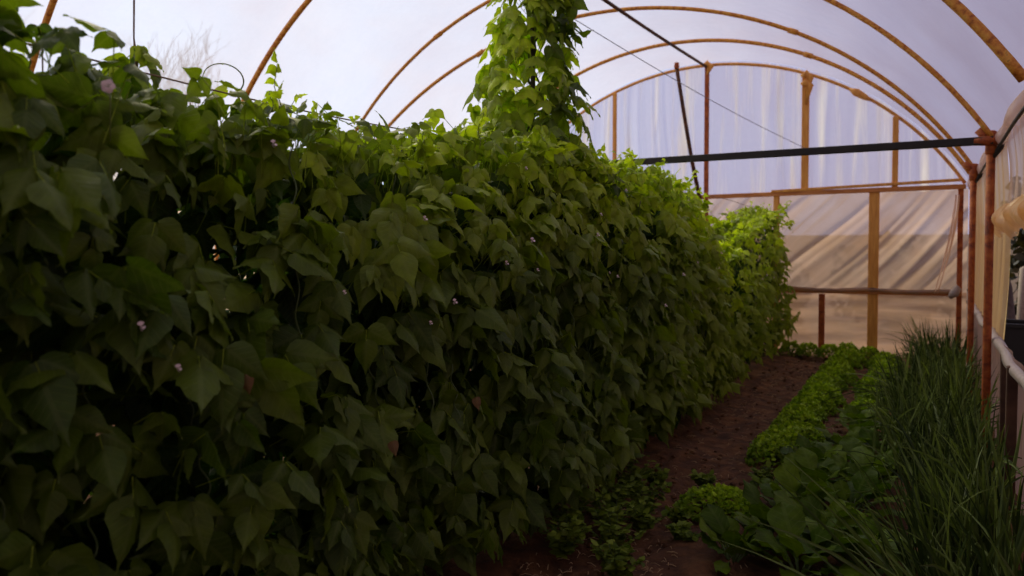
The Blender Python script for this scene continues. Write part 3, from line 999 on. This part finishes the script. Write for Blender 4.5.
bg = 'broad-leaved greens beside the parsley'
for (x, y, s) in ((-.62, 3.42, .24), (-.40, 3.55, .26), (-.55, 3.83, .24), (-.33, 3.95, .25), (-.52, 4.22, .24), (-.30, 4.38, .24), (-.58, 4.6, .20),
                  (-.40, 4.75, .22), (-.45, 5.12, .21), (-.24, 5.0, .22), (-.38, 5.5, .20), (-.22, 5.75, .20), (-.45, 3.15, .25), (-.72, 3.15, .2), (-.25, 3.3, .25), (-.44, 5.9, .18)):
    broad(x, y, s, ('large broad-leaved green at the bottom edge beside the lone parsley clump' if y < 3.9 else 'smaller broad-leaved green between the near parsley row and the onions'), bg)
broad(-.78, 4.12, .12, 'small pale seedling on bare soil between the lone parsley and the row', None, 7)


# ------------------------------------------------------------------ onions
def blade_clump(x, y, H_, n, label, group, lean=-.12, spread=.06, far=False):
    root = empty('onion_clump', (x, y, 0), label, 'plant', group)
    lm = MB()
    K = 9
    for i in range(n):
        bx, by = x + rnd.gauss(0, spread), y + rnd.gauss(0, spread)
        a = rnd.uniform(0, 6.28); ln = rnd.uniform(.03, .30)
        h_ = H_ * rnd.uniform(.6, 1.05)
        droop = rnd.choice([0.03, .08, .15, .4, .75]) * rnd.uniform(.5, 1.2)
        w0 = rnd.choice((.004, .006, .0075, .012)) * rnd.uniform(.8, 1.15)
        tt = np.linspace(0, 1, K)
        hd = np.array((math.cos(a), math.sin(a)))
        horiz = h_ * (ln * tt + droop * tt ** 2.6)
        zz = h_ * (tt - (.25 + .75 * min(1, droop)) * droop * tt ** 3.2)
        cx = bx + hd[0] * horiz + lean * h_ * tt ** 1.6
        cyv = by + hd[1] * horiz
        c_ = np.stack([cx, cyv, np.maximum(zz, .01)], 1)
        T = nrm(np.gradient(c_, axis=0))
        sa = rnd.uniform(0, 6.28)
        S = nrm(np.cross(T, np.array((math.cos(sa), math.sin(sa), .3))))
        Nn = np.cross(S, T)
        w = w0 * np.interp(tt, [0, .3, .8, 1], [1.0, 1.1, .6, .08])[:, None]
        A_, B_, C_ = c_ + S * w + Nn * w * .5, c_ - Nn * w * .4, c_ - S * w + Nn * w * .5
        V = np.stack([A_, B_, C_], 1).reshape(-1, 3)
        F = []
        for j in range(K - 1):
            F += [(j * 3, j * 3 + 1, j * 3 + 4, j * 3 + 3), (j * 3 + 1, j * 3 + 2, j * 3 + 5, j * 3 + 4)]
        lm.add(V, F, None, rnd.uniform(0, 1) ** 1.4)
    build_on(lm, 'blades', M['blade'], root, leafy=True)
    m = MB()
    for i in range(6):
        a = i * 1.05; px_, py_ = x + .05 * math.cos(a), y + .05 * math.sin(a)
        m.tube([(px_, py_, -.01), (px_, py_, .05), (px_, py_, .12)], [.010, .008, .005], 7)
    build_on(m, 'stems', M['shoot'], root)
    return root


og = 'onion clumps in the bed along the right side'


def onion_label(x, y):
    side = 'greens side' if x < .14 else 'plastic side'
    if y < 4.0: return 'coarse onion clump nearest the bottom edge, ' + side
    if y < 5.9: return 'onion clump in front of the nearest rusty post, ' + side
    if y < 7.6: return 'onion clump between the two rusty posts, ' + side
    return 'onion clump at the far end by the film wall, ' + side


y = 2.75
while y < 9.6:
    for x in ((.06, .25) if y < 4.6 else (.05, .24, -.12) if y < 7.2 else (.0, .20)):
        yy = y + rnd.uniform(-.07, .07); xx = x + rnd.uniform(-.04, .04)
        blade_clump(xx, yy, rnd.uniform(.50, .66) * (1.0 if y < 6 else 1.0), 30,
                    onion_label(xx, y), og, lean=rnd.uniform(-.20, .04))
    y += .30
# a few long arching blades in front
for (x, y, H_, ln, lab) in ((.10, 2.55, .66, -.75, 'onion clump whose long blades arch left over the greens at the bottom'),
                            (.33, 3.15, .62, .12, 'onion clump leaning right across the curtain near the bottom right corner')):
    blade_clump(x, y, H_, 22, lab, None, lean=ln)


# ------------------------------------------------------------------ weeds at the foot of the beans
def weed(x, y, s, label, group):
    root = empty('weed', (x, y, 0), label, 'plant', group)
    lm, sm = MB(), MB()
    for i in range(12):
        a = rnd.uniform(0, 6.28); ln = rnd.uniform(.2, .9); L = s * rnd.uniform(.6, 1.1)
        pts = [np.array((x + L * ln * math.cos(a) * t_, y + L * ln * math.sin(a) * t_, L * t_ * (1 - .25 * t_ * ln))) for t_ in np.linspace(0, 1, 7)]
        sm.tube(pts, np.linspace(.003, .0012, 7), 5)
        O, D = [], []
        for j in range(1, 7):
            for sg in (-1, 1, -1, 1):
                O.append(pts[j]); D.append((math.cos(a + sg * 1.2) + rnd.gauss(0, .4), math.sin(a + sg * 1.2) + rnd.gauss(0, .4), .25 + rnd.gauss(0, .3)))
        k = len(O)
        add_leaves(lm, 'small', np.array(O), np.array(D), np.array((0, 0, 1.)) + rng.normal(0, .3, (k, 3)), rng.uniform(.022, .05, k), rng.uniform(0, 1, k), .8)
    build_on(lm, 'leaves', M['weed'], root, leafy=True)
    build_on(sm, 'stems', M['stem'], root)


wg = 'weeds under the bean row'
for (x, y, s) in ((-1.22, 3.02, .20), (-1.33, 3.25, .24), (-1.42, 3.5, .22), (-1.28, 3.58, .16), (-1.40, 2.85, .24), (-1.47, 3.85, .18), (-1.12, 2.8, .16), (-1.2, 3.33, .13), (-1.5, 3.15, .26), (-1.36, 4.0, .12)):
    weed(x, y, s, 'dull green feathery weed growing at the foot of the beans beside the path', wg)
for (x, y, s, lab) in ((-1.08, 3.55, .06, 'tiny weed seedling on the dark soil in front of the feathery weeds'),
                       (-.98, 3.30, .08, 'small weed sprout alone on the soil at the bottom edge'),
                       (-1.12, 4.15, .07, 'flat pale sprout on the path above the lone parsley'),
                       (-.82, 4.33, .10, 'thin weed at the near end of the parsley row')):
    weed(x, y, s, lab, None)

# straw and crumbs on the path
m = MB()
for i in range(650):
    y = 2.6 + 6.5 * rnd.random() ** 1.4
    x = rnd.uniform(-1.5, -.95) if rnd.random() < .75 else rnd.uniform(-1.4, -.6)
    a = rnd.uniform(0, 3.14); L = rnd.uniform(.006, .028)
    z = .012 + rnd.uniform(0, .012)
    m.tube([(x - L * math.cos(a), y - L * math.sin(a), z), (x, y, z + .006), (x + L * math.cos(a), y + L * math.sin(a), z)], rnd.uniform(.001, .0024), 4)
tag(m.build('straw_litter', M['straw']), 'scattered straw and dry bits over the brown path', 'straw', kind='stuff')
m = MB()
for i in range(900):
    y = 2.6 + 7 * rnd.random() ** 1.3
    x = rnd.uniform(-1.6, .45)
    s = rnd.uniform(.006, .020)
    c_ = np.array((x, y, s * .5))
    m.tube([c_ + (0, 0, -s * .6), c_ + (0, 0, -.3 * s), c_ + (s * .1, 0, .3 * s), c_ + (0, 0, .6 * s)], [s * .5, s, s * .8, s * .3], 6, .3)
tag(m.build('soil_crumbs', M['soil']), 'loose clods of dark soil on the path and bed edges', 'soil', kind='stuff')

# ------------------------------------------------------------------ outdoors
def shrub(x, y, r, h, label, group, n=1500, mat='outleaf', z0=-.1):
    root = empty('shrub', (x, y, z0), label, 'shrub', group)
    lm, sm = MB(), MB()
    u = nrm(rng.normal(0, 1, (n, 3))); q = rng.uniform(.5, 1, n)[:, None]
    bump_ = 1 + .18 * np.sin(u[:, :1] * 6 + x) * np.sin(u[:, 1:2] * 7 + y)
    P = np.array((x, y, z0 + h * .55)) + u * q * bump_ * np.array((r, r, h * .5))
    add_leaves(lm, 'small', P, u + rng.normal(0, .6, (n, 3)), u + rng.normal(0, .5, (n, 3)), rng.uniform(.10, .2, n), rng.uniform(0, 1, n))
    for i in range(9):
        a = i * .7
        sm.tube([(x, y, z0 - .02), (x + r * .3 * math.cos(a), y + r * .3 * math.sin(a), z0 + h * .4), (x + r * .75 * math.cos(a), y + r * .75 * math.sin(a), z0 + h * .8)], [.05, .03, .012], 6)
    build_on(lm, 'foliage', M[mat], root, leafy=True)
    build_on(sm, 'branches', M['bark'], root)


for (x, y, r, h, lab, g) in ((1.9, 13.5, 1.1, 2.6, 'dark shrub outside the open right side, nearest behind the crate', None),
                             (3.4, 18, 1.8, 3.4, 'dark brown shrub further out past the open right side', None),
                             (2.9, 22, 1.4, 3.2, 'large dark shrub outside behind the pale post', None),
                             (-.6, 14.5, 1.0, 1.5, 'blurred shrub seen through the lower far film near the corner', None),
                             (-2.6, 13.2, .8, 1.1, 'blurred greenish shrub through the film beside the last beans', None),
                             (-5.2, 15, 1.8, 2.0, 'shrub beyond the far wall behind the bean row', None)):
    shrub(x, y, r, h, lab, g)

root = empty('fence_post', (1.03, 11.2, -.1), 'pale upright post outside the open right side', 'post')
m = MB(); m.tube([(1.03, 11.2, -.1), (1.03, 11.2, .6), (1.04, 11.2, 1.10), (1.04, 11.2, 1.13)], [.06, .055, .05, .01], 9, .06)
build_on(m, 'shaft', M['whitewood'], root)
m = MB(); m.tube([(.75, 10.2, -.1), (.83, 10.3, .5), (.80, 10.4, .9), (.72, 10.45, 1.25), (.85, 10.5, 1.55)], [.07, .06, .05, .04, .02], 8, .1)
tag(m.build('tree_trunk', M['bark']), 'dark crooked trunk outside between the rusty post and the pale post', 'trunk')
root = empty('crate', (.78, 8.9, -.1), 'dark plastic crate outside the open right side', 'crate')
m = MB()
for (cx2, cy2, sx, sy) in ((.60, 8.9, .03, .5), (.98, 8.9, .03, .5), (.79, 8.65, .41, .03), (.79, 9.15, .41, .03)):
    m.box((cx2, cy2, .25), (sx, sy, .68))
m.box((.79, 8.9, -.05), (.38, .48, .03))
build_on(m, 'body', M['bin'], root, smooth=False)
m = MB()
for (cx2, cy2, sx, sy) in ((.59, 8.9, .05, .56), (.99, 8.9, .05, .56), (.79, 8.64, .45, .05), (.79, 9.16, .45, .05)):
    m.box((cx2, cy2, .60), (sx, sy, .04))
build_on(m, 'rim', M['bin'], root, smooth=False)


def bare_tree(x, y, H_, seed, lab):
    r_ = random.Random(seed)
    m = MB()

    def br(p, d, L, r, lv):
        pts = [p]
        for i in range(4):
            d = (d + Vector((r_.gauss(0, .12), r_.gauss(0, .12), .05))).normalized()
            pts.append(pts[-1] + d * L / 4)
        m.tube([tuple(q) for q in pts], np.linspace(r, r * .6, 5), 6 if lv < 3 else 4, caps=False)
        if lv < 5:
            for i in range(3 if lv else 5):
                q = pts[r_.randint(2, 4)]
                nd = (d + Vector((r_.gauss(0, .55), r_.gauss(0, .55), r_.uniform(0, .4)))).normalized()
                br(q, nd, L * r_.uniform(.62, .8), r * .55, lv + 1)
    br(Vector((0, 0, 0)), Vector((0, 0, 1)), H_ * .36, .16, 0)
    o = m.build('bare_tree', M['bare_bark'])
    o.location = (x, y, -.15)
    tag(o, lab, 'tree')


bare_tree(-26, 13.6, 10.5, 5, 'faint bare tree beyond the film left of the twine peak')
bare_tree(-24, 15.0, 9.2, 8, 'faint bare tree beyond the film right of the twine peak')
